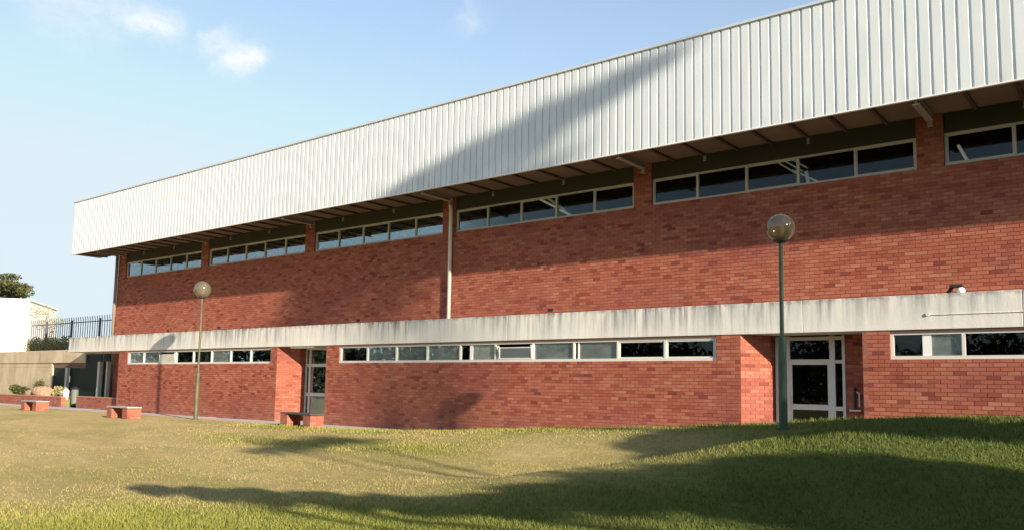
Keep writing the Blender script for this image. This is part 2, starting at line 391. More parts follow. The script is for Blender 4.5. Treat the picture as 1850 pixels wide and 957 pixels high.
def add_wall_bricks(parent, origin, udir, ndir, boxes, pick=False):
    """bricks proud of the joint face; origin at u=0 of the wall, ndir outwards"""
    o = Vector(origin); ud = Vector(udir); nd = Vector(ndir); mb = MB(); DEP = .016
    for (a, b, za, zb, full) in boxes:
        e = random.uniform(-.0015, .0015)
        if pick and full:
            c = o+ud*((a+b)/2); BR_ALL.append((parent, (c.x+nd.x*e, c.y+nd.y*e, (za+zb)/2), math.atan2(ud.y, ud.x))); continue
        i = len(mb.v)
        for n_ in (0, -DEP):
            for (uu, zz) in ((a, za), (b, za), (b, zb), (a, zb)):
                p = o+ud*uu+nd*(n_+e); mb.v.append((p.x, p.y, zz))
        mb.f += [(i, i+1, i+2, i+3), (i, i+4, i+5, i+1), (i+1, i+5, i+6, i+2), (i+2, i+6, i+7, i+3), (i+3, i+7, i+4, i)]
    if mb.f:
        ob = mb.build('brickwork', BRICK, parent); tag(ob, kind='stuff'); return ob
bm_ = MB(); l2, h2 = (BL-JT)/2, (CH-JT)/2; bm_.box(-l2, l2, 0, .016, -h2, h2, 'k')
BRICKMESH = bpy.data.meshes.new('brick'); BRICKMESH.from_pydata(bm_.v, [], bm_.f); BRICKMESH.update(); BRICKMESH.materials.append(BRICK)

# ------------------------------------------------------------------ the building
bld = tag(empty('sports_hall', (-15, 10, 0)), 'long two-storey red brick hall with a deep white ribbed fascia and concrete band', 'building')
_bl = bld.location
def under(o): o.parent = bld; o.matrix_parent_inverse = Matrix.Translation(-_bl); return o
YU, YF, YR = 1.20, -.80, .49      # upper wall, fascia face, rear edge of the boxed eave
ZB, ZT = 2.618, 3.32            # concrete band
ZS = 7.10                        # soffit
# lower wall body (joint face 8 mm behind the brick faces)
JF = .008
LW = [(-35.55, -25.25), (-21.52, -8.22), (-4.44, 8.8)]; WZ0, WZ1 = 2.03, 2.585
def wall_body(mb, x0, x1, yf, yb, z0, z1, holes):
    xs_ = sorted({x0, x1, *[h for H in holes for h in H[:2]]}); 
    for a, b in zip(xs_[:-1], xs_[1:]):
        hs = [H for H in holes if H[0] <= a+1e-6 and H[1] >= b-1e-6]
        if not hs: mb.box(a, b, yf, yb, z0, z1)
        else:
            H = hs[0]
            if H[2] > z0+1e-4: mb.box(a, b, yf, yb, z0, H[2])
            if H[3] < z1-1e-4: mb.box(a, b, yf, yb, H[3], z1)
mb = MB()
holesL = [(a, b, WZ0, WZ1) for a, b in LW]
for (a, b) in ((-36.3, -24.87), (-22.175, -7.63), (-4.985, 9.0)):
    wall_body(mb, a, b, JF, .26, -.1, ZB-.002, [h for h in holesL if h[0] >= a and h[1] <= b])
lw = under(mb.build('wall', MORTAR))
for (a, b) in ((-36.3, -24.87), (-22.175, -7.63), (-4.985, 9.0)):
    add_wall_bricks(lw, (0, 0, 0), (1, 0, 0), (0, -1, 0), course_boxes(a, b, -.02, ZB-.004, holesL), pick=True)
# left end face of the lower wall (return towards the porch) and recess side returns
def slant_wall(parent, p, q, z0, z1, phase=0):
    p, q = Vector((*p, 0)), Vector((*q, 0)); d = (q-p); L = d.length; d.normalize(); nrm = Vector((d.y, -d.x, 0))
    m2 = MB(); back = -nrm*.10; f0 = -nrm*JF
    P = [p+f0, q+f0, q+back, p+back]; i = len(m2.v)
    for z in (z0, z1): m2.v += [(v.x, v.y, z) for v in P]
    m2.f += [tuple(i+j for j in f) for f in ((3, 2, 1, 0), (4, 5, 6, 7), (0, 1, 5, 4), (1, 2, 6, 5), (2, 3, 7, 6), (3, 0, 4, 7))]
    wbody = m2.build('reveal', MORTAR); 
    add_wall_bricks(wbody, p, d, nrm, course_boxes(0, L, z0+.08, z1-.002, [], phase=phase)); return under(wbody)
ZL0, ZL1 = -.1, ZB-.003
# right recess: splayed left side, short return, back wall, square right side
CR = (-7.14, .545); YB = .80
slant_wall(None, (-7.63, 0), CR, ZL0, ZL1); slant_wall(None, CR, (-7.14, YB), ZL0, ZL1, .1)
slant_wall(None, (-5.57, YB), (-4.985, YB), ZL0, ZL1, .05); slant_wall(None, (-4.985, YB), (-4.985, .0), ZL0, ZL1)
CL = (-24.25, .53)
slant_wall(None, (-24.87, 0), CL, ZL0, ZL1); slant_wall(None, CL, (-24.25, YB), ZL0, ZL1, .1)
slant_wall(None, (-22.175, YB), (-22.175, .0), ZL0, ZL1)
slant_wall(None, (-36.3, .26), (-36.3, .0), ZL0, ZL1); slant_wall(None, (-36.3, 3.0), (-36.3, .26), ZL0, ZL1)
# upper wall
UW = [(-3.552-7.012*i, -3.552-7.012*i+6.47) for i in range(-1, 6)]
UZ0, UZ1 = 6.17, 6.885; ZW = 8.6
mb = MB(); holesU = [(a, b, UZ0, ZW-.3) for a, b in UW]
UX0, UX1 = -39.33, 9.2
wall_body(mb, UX0, UX1, YU+JF, YU+.26, ZT-.3, ZW, holesU)
uw = under(mb.build('wall', MORTAR))
add_wall_bricks(uw, (0, YU, 0), (1, 0, 0), (0, -1, 0), course_boxes(UX0, UX1, ZT-.12, ZW-.004, holesU, zbase=ZT-.12+CH*.4, phase=.05), pick=True)
BR_ALL_vis = []
for (par, p, rz) in BR_ALL:
    v = Vector(p)-CAM; zc = v.dot(fwd); px = 925+1500*v.dot(rt)/zc; py = 546-1500*v.dot(up)/zc
    vis = zc > 0 and -20 < px < 1870 and -20 < py < (748 if px > 1400 else 775)
    BR_ALL_vis.append((v.length if vis else 1e3+v.length, par, p, rz))
BR_ALL_vis.sort(key=lambda t: t[0])
for d_, par, p, rz in BR_ALL_vis[:290]: link('brick', BRICKMESH, None, par, p, rz)
rest = {}
for d_, par, p, rz in BR_ALL_vis[290:]: rest.setdefault(par, []).append(p)
for par, ps in rest.items():
    ps = np.array(ps); bv = np.array(bm_.v); V = (ps[:, None, :]+bv[None]).reshape(-1, 3); bf = np.array(bm_.f)
    F = (np.arange(len(ps))[:, None, None]*8+bf[None]).reshape(-1, 4)
    me = npmesh('brickwork', V, F); tag(link('brickwork', me, BRICK, par), kind='stuff')
# dark beams over the upper windows, between the brick piers
mb = MB()
for a, b in UW: mb.box(a+.002, b-.002, YU+.05, YU+.24, UZ1, ZW-.302)
under(mb.build('lintel_beam', BEAM))
# end pipe at the left corner of the upper wall
under(MB().tube([(UX0+.02, YU-.09, ZT), (UX0+.02, YU-.09, ZW-.5)], .07, 10).build('corner_pipe', IBEAM, smooth=True))

# concrete band, cast in lengths with fine joints
bx0 = -41.2; joints = [-41.2, -36.3, -31.6, -27.4, -23.1, -18.9, -14.4, -10.3, -6.2, -2.1, 2.2, 9.0]
for a, b in zip(joints[:-1], joints[1:]):
    yb = 5.0 if b <= -36 else YU+.3
    under(MB().box(a+.003, b-.003, -.022, yb, ZB, ZT).build('concrete_band', CONC, bevel=.008))
# conduit and junction box on the band, at the right
mb = MB().tube([(-3.66, -.030, 2.905), (9, -.030, 2.905)], .008, 8).build('conduit', CONC); under(mb)
under(MB().tube([(-3.72, -.022, 2.915), (-3.72, -.045, 2.915)], .035, 14).build('junction_box', CONC))
# scupper holes at the foot of the upper wall
for xx in (-34.5, -30.5, -22.0, -13.8): 
    under(MB().box(xx-.08, xx+.08, YU-.012, YU+.03, ZT+.19, ZT+.27).build('vent', DARK))

# windows
def pane(parent, x0, x1, y, z0, z1, m): 
    return MB().box(x0, x1, y, y+.006, z0, z1).build('pane', m, parent)
def window_row(x0, x1, z0, z1, y, n, fm, fw, mats, sashes=(), lab=None, muls=None):
    mb = MB(); D_ = .07
    mb.box(x0, x1, y, y+D_, z1-fw, z1); mb.box(x0, x1, y-.012, y+D_, z0, z0+fw*1.15)
    mb.box(x0, x0+fw, y, y+D_, z0+fw*1.15, z1-fw); mb.box(x1-fw, x1, y, y+D_, z0+fw*1.15, z1-fw)
    st = (x1-x0)/n; X = [x0+st*i for i in range(n+1)]
    for i in range(1, n): mb.box(X[i]-fw*.5, X[i]+fw*.5, y-.003, y+D_, z0+fw*1.15, z1-fw)
    win = under(mb.build('window', fm))
    for i in range(n):
        a = X[i]+fw*(.5 if i else 1.); b = X[i+1]-fw*(.5 if i < n-1 else 1.); za, zb = z0+fw*1.15, z1-fw; s = 0
        if i in sashes:
            s = fw*.55; q = MB(); q.box(a, b, y+.012, y+.045, za, za+s).box(a, b, y+.012, y+.045, zb-s, zb).box(a, a+s, y+.012, y+.045, za+s, zb-s).box(b-s, b, y+.012, y+.045, za+s, zb-s)
            q.build('sash', fm, win)
        m_ = mats[i] if isinstance(mats, (list, tuple)) else mats
        if m_ is not None:
            pane(win, a+s, b-s, y+.03, za+s, zb-s, GLASS)
            if m_ is not GLASS: pane(win, a+s+.002, b-s-.002, y+.05, za+s+.002, zb-s-.002, m_)
    return win, X
for (a, b) in UW: window_row(a+.004, b-.004, UZ0+.004, UZ1-.002, YU+.07, 5, UPALU, .045, GLASS, sashes=(0, 2, 4))
A_, W_, B_, C_ = GLASS, FROST, BLIND, GLASS
winA, XA = window_row(LW[0][0], LW[0][1], WZ0+.003, WZ1, .045, 8, ALU, .06, [B_, B_, None, A_, A_, B_, A_, A_])
winB, XB = window_row(LW[1][0], LW[1][1], WZ0+.003, WZ1, .045, 10, ALU, .06, [A_, W_, W_, W_, None, None, W_, None, A_, A_], sashes=(8, 9))
winC, XC = window_row(LW[2][0], LW[2][1], WZ0+.003, WZ1, .045, 10, ALU, .06, [None, A_, A_, A_, W_, A_, A_, W_, A_, A_])
def sliding(win, a, b, split, wid, mL, mR, y=.07):
    z0, z1 = WZ0+.075, WZ1-.062
    MB().box(split, split+wid, y, y+.03, z0, z1).build('sash', WHITE, win)
    if mL: pane(win, a, split, y+.01, z0, z1, GLASS); (mL is not GLASS) and pane(win, a+.002, split-.002, y+.03, z0+.002, z1-.002, mL)
    if mR: pane(win, split+wid, b, y+.01, z0, z1, GLASS); (mR is not GLASS) and pane(win, split+wid+.002, b-.002, y+.03, z0+.002, z1-.002, mR)
sliding(winB, XB[4]+.03, XB[5]-.03, XB[4]+.36, .11, A_, B_); sliding(winB, XB[7]+.03, XB[8]-.03, XB[7]+.11, .045, A_, W_)
sliding(winC, XC[0]+.06, XC[1]-.03, XC[0]+.59, .16, A_, W_)
def tilted(win, a, b, mt):
    z0, z1 = WZ0+.075, WZ1-.062; dy = -.17; zt = z1-.03
    sash = MB()
    sash.bar((a+.02, .05, z0+.02), (a+.02, .05+dy+.14, zt), .035).bar((b-.02, .05, z0+.02), (b-.02, .05+dy+.14, zt), .035).bar((a, .05, z0+.02), (b, .05, z0+.02), .035).bar((a, .05+dy+.14, zt-.07), (b, .05+dy+.14, zt-.07), .03)
    s = sash.build('sash', ALU, win)
    MB().face((a+.03, .05, z0+.04), (b-.03, .05, z0+.04), (b-.03, .04+dy+.14, zt-.09), (a+.03, .04+dy+.14, zt-.09)).build('pane', mt, win)
    MB().bar((a+.02, .05, z0+.18), (a+.10, -.02, zt-.05), .02).bar((a+.06, .04, z0+.03), (a+.12, -.03, z0+.3), .018).build('stay', WHITE, win)
tilted(winA, XA[2]+.03, XA[3]-.03, BLIND); tilted(winB, XB[5]+.10, XB[6]-.03, mat('blue_reflecting_glass', (.10, .13, .15), .12, 0, .8))

# doors in the two recesses
def door(xa, xb, y, stiles, rails, pname):
    """stiles: x pairs, rails: z pairs"""
    mb = MB(); 
    for (a, b) in stiles: mb.box(a, b, y, y+.06, 0, 2.60)
    dr = under(mb.build('door', ALU))
    for (a, b, c, d) in rails: MB().box(a, b, y+.004, y+.05, c, d).build('rail', ALU, dr)
    return dr
y_ = YB-.02
K = (18+y_)/19.5
s1 = [(-7.12, -7.06), (-6.88, -6.785), (-5.90, -5.785), (-5.63, -5.57)]
dr = door(0, 0, y_, s1, [(-7.06, -5.63, 2.50, 2.58), (-7.06, -6.88, 1.985, 2.055), (-5.785, -5.63, 1.985, 2.055), (-6.785, -5.90, 1.955, 2.075), (-7.06, -6.88, .95, 1.04), (-5.785, -5.63, .95, 1.04), (-6.785, -5.90, .95, 1.07), (-6.785, -5.90, .02, .12), (-7.06, -6.88, .02, .10), (-5.785, -5.63, .02, .10)], '')
MB().box(-6.785, -6.74, y_+.01, y_+.045, .12, 1.955).box(-5.95, -5.90, y_+.01, y_+.045, .12, 1.955).build('leaf_stile', ALU, dr)
for (a, b) in ((-7.06, -6.88), (-6.785, -5.90), (-5.785, -5.63)):
    for (c, d) in ((.1, .95), (1.07, 1.955), (2.075, 2.50)): MB().box(a, b, y_+.025, y_+.031, c, d).build('pane', GLASS, dr)
MB().tube([(-6.78, y_-.05, 1.0), (-6.78, y_-.05, 1.25)], .014, 8).bar((-6.78, y_, 1.02), (-6.78, y_-.05, 1.02), .014).bar((-6.78, y_, 1.23), (-6.78, y_-.05, 1.23), .014).build('handle', FLASH, dr)
s2 = [(-24.25, -24.19), (-24.06, -23.96), (-23.12, -23.02), (-22.24, -22.175)]
dl = door(0, 0, y_, s2, [(-24.19, -22.24, 2.53, 2.60), (-24.19, -22.24, 1.93, 2.04), (-24.19, -22.24, .90, 1.02), (-24.19, -22.24, .02, .10)], '')
for (a, b) in ((-24.19, -24.06), (-23.96, -23.12), (-23.02, -22.24)):
    for j, (c, d) in enumerate(((.1, .90), (1.02, 1.93), (2.04, 2.53))):
        MB().box(a, b, y_+.025, y_+.031, c, d).build('pane', GLASS, dl)
        if j == 0 and a > -24.0: MB().box(a+.002, b-.002, y_+.045, y_+.05, c+.002, d-.002).build('kick_panel', FROST, dl)
MB().box(-24.2, -22.9, .05, .35, ZB-.06, ZB-.004).build('porch_lamp', WHITE, None)
under(bpy.data.objects['porch_lamp'])
# thresholds
under(MB().box(-7.6, -4.99, .0, 1.2, -.1, .03).box(-24.8, -22.18, .0, 1.2, -.1, .03).build('threshold', PAVE))

# soffit, ribs and I-beams
RX0, RX1, RYB = -39.87, 12.0, 25.0
RS = .8434
for i in range(-18, 44):
    xb = -3.66-RS*i; xa = xb-RS
    if xb > RX1 or xb < RX0+.05: continue
    under(MB().box(max(xa, RX0)+.004, xb-.004, YF+.05, YR, ZS, ZS+.03).build('soffit_panel', SOFFIT))
    if i % 8 == 0:
        m2 = MB().box(xb-.07, xb+.07, YF+.06, YR+.02, ZS-.125, ZS-.110).box(xb-.008, xb+.008, YF+.06, YR+.02, ZS-.110, ZS-.015).box(xb-.07, xb+.07, YF+.06, YR+.02, ZS-.015, ZS-.001)
        m2.box(xb-.05, xb+.05, YR-.04, YR+.06, ZS-.24, ZS-.126)
        under(m2.build('steel_beam', IBEAM))
    else:
        under(MB().box(xb-.035, xb+.035, YF+.06, YR+.03, ZS-.05, ZS-.001).build('soffit_rib', RIB))
        if i % 8 in (3, 6): under(MB().box(xb-.03, xb+.03, YR+.02, YR+.06, ZS-.17, ZS+.06).build('bracket', IBEAM))
under(MB().box(RX0+.02, RX1, YR+.001, YR+.05, ZS+.0, 9.1).build('eave_lining', RIB))
# fascia cladding: one ribbed sheet strip per module
mod, gd = .2285, .030
cp = MB(); pr = [(0, 0), (.168, 0), (.180, gd), (.2165, gd), (mod, 0)]
z0, z1 = 7.085, 9.52
for (a, b), (c, d) in zip(pr[:-1], pr[1:]): cp.face((a, b, z0), (c, d, z0), (c, d, z1), (a, b, z1))
cme = bpy.data.meshes.new('cladding_strip'); cme.from_pydata(cp.v, [], cp.f); cme.update(); cme.materials.append(CLAD)
fas = under(MB().box(RX0, RX1, YF+.045, YF+.15, ZS-.01, 9.51).build('fascia', FLASH))
ii = 0; x = RX0
while x < RX1-.01:
    link('cladding_strip', cme, None, fas, (x, YF, 0)); x += mod
under(MB().box(RX0-.03, RX1, YF-.035, YF+.30, 9.52, 9.585).build('cap_flashing', FLASH, bevel=.006))
under(MB().box(RX0-.01, RX1, YF-.012, YF+.05, 7.06, 7.084).build('drip_edge', WHITE))
# roof, end walls, back and interiors
under(MB().box(RX0, RX1, YF+.31, RYB, 9.3, 9.42).build('roof', FLASH))
under(MB().box(RX0-.02, RX0, YF+.05, YR, ZS, 9.51).box(RX0-.02, RX0, YR, RYB, ZS+.6, 9.51).build('roof_end', RIB))
under(MB().box(UX0, UX0+.2, YU+.27, RYB-.5, ZT-.3, 9.29).box(-36.2, -36.0, .27, RYB-.5, -.1, ZB).build('end_wall', MORTAR))
under(MB().box(UX0, RX1, RYB-.5, RYB-.3, -.1, 9.19).box(RX1-.2, RX1, .3, RYB-.6, -.1, 9.19).build('back_wall', MORTAR))
under(MB().box(UX0+.25, RX1-.3, YU+.28, RYB-.6, ZT-.25, ZT-.05).box(UX0+.25, RX1-.3, 9.0, 9.1, ZT, 9.1).box(UX0+.25, RX1-.3, YU+.52, 9.0, 8.6, 8.65).build('upper_interior', DARK))
mb = MB().box(-36.0, RX1-.3, 4.4, 4.5, 0, ZB).box(-36.0, RX1-.3, .84, 4.4, -.15, -.02).box(-36.0, RX1-.3, .84, 4.4, ZB-.02, ZB)
for xx in (-30.3, -24.9, -22.1, -16, -11, -7.7, -4.9): mb.box(xx, xx+.1, .84, 4.4, -.02, ZB-.03)
under(mb.build('lower_interior', ROOM))
# white roof struts seen through the upper windows
def strut(pts, r_=.05): 
    m2 = MB()
    for p, q in pts: m2.bar(p, q, r_*2.3, r_)
    under(m2.build('roof_strut', WHITE))
yy = YU+.165
strut([((-14.72, yy, 7.05), (-13.60, yy, 6.45)), ((-14.37, yy+.06, 7.05), (-13.45, yy+.06, 6.40)), ((-13.76, yy, 6.52), (-13.20, yy, 6.22))], .06)
strut([((-7.45, yy, 7.02), (-6.75, yy, 6.50)), ((-7.30, yy, 7.05), (-6.62, yy, 6.54)), ((-7.15, yy, 7.07), (-6.5, yy, 6.60)), ((-6.85, yy, 6.60), (-6.25, yy, 6.23)), ((-6.55, yy+.06, 6.55), (-6.5, yy+.06, 6.22))], .035)
strut([((-18.9, yy, 7.10), (-18.0, yy, 6.65))], .06); strut([((-11.5, yy, 7.05), (-11.05, yy, 6.70))], .05)
strut([((-3.3, yy, 6.60), (-3.12, yy, 6.20))], .06)

# downpipe
PX = -17.70
dp = under(MB().tube([(PX, YU-.07, ZT), (PX, YU-.07, 6.9), (PX-.0, YU-.11, 7.05), (PX, YU-.12, 8.0)], .062, 12).build('downpipe', PIPE, smooth=True))

# floodlight on the band
fl = tag(empty('floodlight', (-3.30, .75, ZT)), 'small white and black floodlight sitting on top of the concrete band near the right edge', 'floodlight')
MB().box(-.04, .04, -.04, .04, 0, .10).build('stand', DARK, fl)
MB().lathe([(.03, 0), (.07, .015), (.085, .06), (.07, .11), (.03, .13)], 14, (0.06, -.08, .05)).build('housing', WHITE, fl, smooth=True)
MB().box(-.13, .10, -.16, .04, .185, .235).build('visor', DARK, fl); MB().bar((-.10, -.06, .19), (-.24, .02, .02), .05).build('strut_arm', DARK, fl)
# hose reel / tap fitting in the right recess
tp = tag(empty('wall_tap', (-5.36, YB-.02, .98)), 'dark standpipe fitting with a white drip tray on the shaded brick beside the glazed door', 'tap')
MB().tube([(0, -.06, .02), (0, -.06, .42), (0, -.02, .46)], .03, 10).build('pipe', RIB, tp); MB().tube([(.09, -.05, .06), (.09, -.05, .36), (.03, -.05, .38)], .018, 8).build('spout', FLASH, tp)
MB().box(-.10, .14, -.14, 0, -.03, 0).build('tray', WHITE, tp)

# ------------------------------------------------------------------ lamps
def f_post(k, a, b): setc(k, k.mix(k.maprange(k.noise(k.scale(k.pos, (3, 3, 1)), 4, 4), .35, .7), a, b))
POSTG = mat('dark_green_painted_steel', rough=.4, fn=lambda k: f_post(k, (.018, .050, .032), (.035, .075, .045)))
POSTB = mat('faded_green_painted_steel', rough=.5, fn=lambda k: f_post(k, (.075, .075, .04), (.13, .12, .07)))
def globemat():
    m = bpy.data.materials.new('smoked_amber_acrylic'); m.use_nodes = True; t = m.node_tree; t.nodes.clear(); k = N(t)
    out = k.new('ShaderNodeOutputMaterial'); tr = k.new('ShaderNodeBsdfTransparent'); tr.inputs[0].default_value = (.74, .62, .40, 1)
    gl = k.new('ShaderNodeBsdfGlossy'); gl.inputs['Roughness'].default_value = .12; gl.inputs[0].default_value = (1, 1, 1, 1)
    df = k.new('ShaderNodeBsdfTranslucent'); df.inputs[0].default_value = (.46, .38, .22, 1); d2 = k.new('ShaderNodeBsdfDiffuse'); d2.inputs[0].default_value = (.30, .26, .19, 1)
    fr = k.new('ShaderNodeFresnel'); fr.inputs[0].default_value = 1.5
    pos = k.new('ShaderNodeTexCoord').outputs['Object']; dn = k.noise(pos, 5, 4)
    sp = k.new('ShaderNodeSeparateXYZ'); k.put(sp.inputs[0], pos)
    dust = k.math('ADD', k.maprange(sp.outputs[2], 3.2, 4.1, .48, .78), k.math('MULTIPLY', k.math('SUBTRACT', dn, .5), .4), clamp=True)
    m0 = k.new('ShaderNodeMixShader'); m0.inputs[0].default_value = .45; k.l.new(df.outputs[0], m0.inputs[1]); k.l.new(d2.outputs[0], m0.inputs[2])
    m1 = k.new('ShaderNodeMixShader'); k.put(m1.inputs[0], dust); k.l.new(tr.outputs[0], m1.inputs[1]); k.l.new(m0.outputs[0], m1.inputs[2])
    m2 = k.new('ShaderNodeMixShader'); k.put(m2.inputs[0], k.math('MULTIPLY', fr.outputs[0], 1.2, clamp=True)); k.l.new(m1.outputs[0], m2.inputs[1]); k.l.new(gl.outputs[0], m2.inputs[2])
    k.l.new(m2.outputs[0], out.inputs[0]); return m
GLOBE = globemat()
def lamp(x, y, zc, pm, label, ph=1.6, rg=.30):
    zg = float(height(x, y)); t = tag(empty('street_lamp', (x, y, zg)), label, 'lamp post', 'globe lamp posts beside the hall'); H = zc-zg
    MB().lathe([(.076, -.1), (.074, ph-.0), (.07, ph+.03), (.038, ph+.07), (.036, H-rg-.02)], 16).build('post', pm, t, smooth=False)
    MB().lathe([(.12, -.05), (.12, .02), (.066, .05)], 16).build('base_collar', pm, t)
    MB().box(-.03, .03, -.066, -.058, .55, .95).build('access_door', pm, t)
    MB().lathe([(.04, -.03), (.13, 0), (.135, .035), (.12, .04)], 20, (0, 0, H-rg)).build('globe_holder', mat('black_metal', (.02, .02, .018), .5), t, smooth=False)
    prof = [(max(.001, rg*math.sin(a)), H-rg*math.cos(a)) for a in np.linspace(R(24), R(180), 22)]
    MB().lathe(prof, 32).build('globe', GLOBE, t, smooth=True)
    MB().lathe([(.045, .04), (.05, .14), (.055, .15), (.075, .22), (.06, .29), (.001, .31)], 16, (0, 0, H-rg)).build('bulb', WHITE, t, smooth=True)
    MB().lathe([(.035, .0), (.03, .02), (.001, .03)], 12, (0, 0, H+rg-.015)).build('cap', mat('black_metal', (.05, .045, .03), .5), t)
    return t
lamp(-27.15, -1.66, 4.63, POSTB, 'faded olive lamp post with smoked globe before the left part of the hall')
lamp(-5.50, -3.15, 4.33, POSTG, 'dark green lamp post with smoked globe before the right glazed door', rg=.26)

# ------------------------------------------------------------------ benches
SEAT = mat('grey_concrete_seat', rough=.8, fn=lambda k: setc(k, k.mix(k.noise(k.pos, 5), (.30, .28, .27), (.42, .39, .37))))
DSEAT = mat('dark_stone_seat', rough=.7, fn=lambda k: setc(k, k.mix(k.noise(k.pos, 5), (.05, .04, .045), (.09, .08, .08))))
def bench(x, y, L, label, sm, bw=.36, dep=.52, H=.42):
    z = float(height(x+L/2, y+dep/2)); t = tag(empty('bench', (x+L/2, y+dep/2, z)), label, 'bench', 'brick and concrete benches along the lawn edge')
    for s in (-1, 1):
        cx_ = s*(L/2-bw/2); e = .008
        blk = MB().box(cx_-bw/2+e, cx_+bw/2-e, -dep/2+e, dep/2-e, -.12, H-.065).build('brick_support', MORTAR, t)
        for (p, q) in (((cx_-bw/2, -dep/2), (cx_+bw/2, -dep/2)), ((cx_+bw/2, -dep/2), (cx_+bw/2, dep/2)), ((cx_+bw/2, dep/2), (cx_-bw/2, dep/2)), ((cx_-bw/2, dep/2), (cx_-bw/2, -dep/2))):
            p, q = Vector((*p, 0)), Vector((*q, 0)); d = (q-p); l_ = d.length; d.normalize()
            add_wall_bricks(blk, p, d, Vector((d.y, -d.x, 0)), course_boxes(0, l_, -.08, H-.066, [], zbase=-.08))
    MB().box(-L/2-.01, L/2+.01, -dep/2-.01, dep/2+.01, H-.05, H).build('seat', sm, t, bevel=.006)
    return t
bench(-22.15, -1.75, 1.5, 'brick bench with a dark seat standing in front of the left glazed door', DSEAT)
bench(-30.6, -3.15, 1.5, 'brick bench with a pale grey seat at the left corner of the hall', SEAT)
bench(-39.1, -2.75, 1.5, 'brick bench at the far left in front of the low planter wall', SEAT)

# ------------------------------------------------------------------ left background: low walls, annex, terrace
def low_wall(name, x0, x1, y, H, label, cat):
    o = MB().box(x0+.008, x1-.008, y+JF, y+.22, -.08, H-.05).build(name, MORTAR); tag(o, label, cat)
    add_wall_bricks(o, (0, y, 0), (1, 0, 0), (0, -1, 0), course_boxes(x0, x1, -.03, H-.052, []))
    add_wall_bricks(o, (x1, y, 0), (0, 1, 0), (1, 0, 0), course_boxes(0, .22, -.03, H-.052, []))
    MB().box(x0-.01, x1+.01, y-.015, y+.24, H-.05, H).build('coping', mat('brick_coping', (.42, .20, .13), .85), o)
low_wall('low_wall', -40.75, -36.33, .30, .56, 'low sunlit brick wall closing the shaded porch at the left end of the hall', 'low wall')
low_wall('planter_wall', -62, -42.35, .30, .50, 'long low brick planter wall in front of rocks and shrubs at the left edge', 'planter wall')
YA = 1.6
an_ = tag(empty('annex', (-50, YA, 0)), 'low beige rendered annex with dark glazing left of the brick hall', 'annex'); _al = an_.location
def ua(o): o.parent = an_; o.matrix_parent_inverse = Matrix.Translation(-_al); return o
ua(MB().box(-75, -46.6, YA, YA+.3, -.1, 1.95).box(-75, -42.96, YA-.02, YA+.32, 2.18, 2.86).box(-75, -46.75, YA+.02, YA+.28, 1.95, 2.18).build('wall', BEIGE, bevel=.02))
ua(MB().box(-46.6, -42.96, YA+.05, YA+.3, 1.93, 2.179).build('lintel', mat('dark_pink_lintel', (.16, .09, .07), .8)))
for xx, wd, zt in ((-44.75, .17, 1.93), (-41.25, .22, 2.23), (-40.42, .13, 2.23)):
    ua(MB().box(xx-wd/2, xx+wd/2, YA-.12, YA+.04, .0, zt).build('column', mat('pale_grey_post', (.55, .55, .52), .6)))
GREENG = mat('dark_green_glazing', (.012, .020, .017), .55, 0, .15)
for xa, xb, zt in ((-46.6, -44.84, 1.93), (-44.66, -42.97, 1.93), (-42.96, -41.37, 2.6), (-41.13, -40.5, 2.6)):
    ua(MB().box(xa, xb, YA+.06, YA+.10, .5, zt).build('glazing', GREENG)); 
ua(MB().box(-46.6, -39.8, YA+.06, YA+.25, -.1, .499).build('plinth', BRICK))
ua(MB().box(-46.6, -37, 4.9, 5.0, 0, 2.6).box(-46.6, -43, YA+.35, 4.9, 2.7, 2.78).build('interior', DARK))
bwall = ua(MB().box(-40.3, -36.33, YA+.158, YA+.30, -.1, ZB-.004).build('brick_wall', MORTAR)); add_wall_bricks(bwall, (0, YA+.15, 0), (1, 0, 0), (0, -1, 0), course_boxes(-40.3, -36.35, -.02, ZB-.01, []))
def f_soil(k): setc(k, k.mix(k.noise(k.pos, 1.5, 5), (.22, .17, .10), (.16, .17, .05)))
tr_ = MB().face((-400, 1.95, 2.79), (-43.2, 1.95, 2.79), (-43.2, 26, 2.79), (-43.2, 400, 2.79), (-400, 400, 2.79)).build('terrace', mat('terrace_soil', rough=.95, fn=f_soil)); tag(tr_, kind='structure')
tag(MB().box(-43.2, -43.0, 1.95, 60, -.1, 2.79).build('retaining_wall', BEIGE), kind='structure')
tag(MB().box(-62, -42.4, .53, 1.58, -.1, .38).build('flower_bed', mat('bed_soil', rough=.95, fn=f_soil)), kind='structure')
# white building
wb = tag(empty('white_building', (-71.6, 10, 2.79), R(55)), 'plain white building rising above the beige wall at the left edge', 'building')
MB().box(-8, 0, 0, 9, 0, 4.75).build('wall', WALLW, wb); MB().box(-8.1, .1, -.1, 9.1, 4.75, 4.9).build('parapet', WALLW, wb)
# fence of steel pickets
fn_ = tag(empty('picket_fence', (-54, 5, 2.79)), 'dark steel picket fence on the terrace left of the hall', 'fence')
STEEL = mat('dark_grey_steel', (.10, .11, .12), .5)
for i in range(-14, 32):
    xx = i*.30; MB().tube([(xx, 0, 0), (xx, 0, 2.02), (xx+.03, -.06, 2.30)], .022, 5).build('picket', STEEL, fn_)
for zz in (1.98, .3): MB().bar((-4.3, .03, zz), (9.4, .03, zz), .05, .05).build('rail', STEEL, fn_)
for xx in (-2, 1.5, 5.1, 8.4): MB().box(xx-.05, xx+.05, -.05, .05, 0, 2.15).build('fence_post', STEEL, fn_)
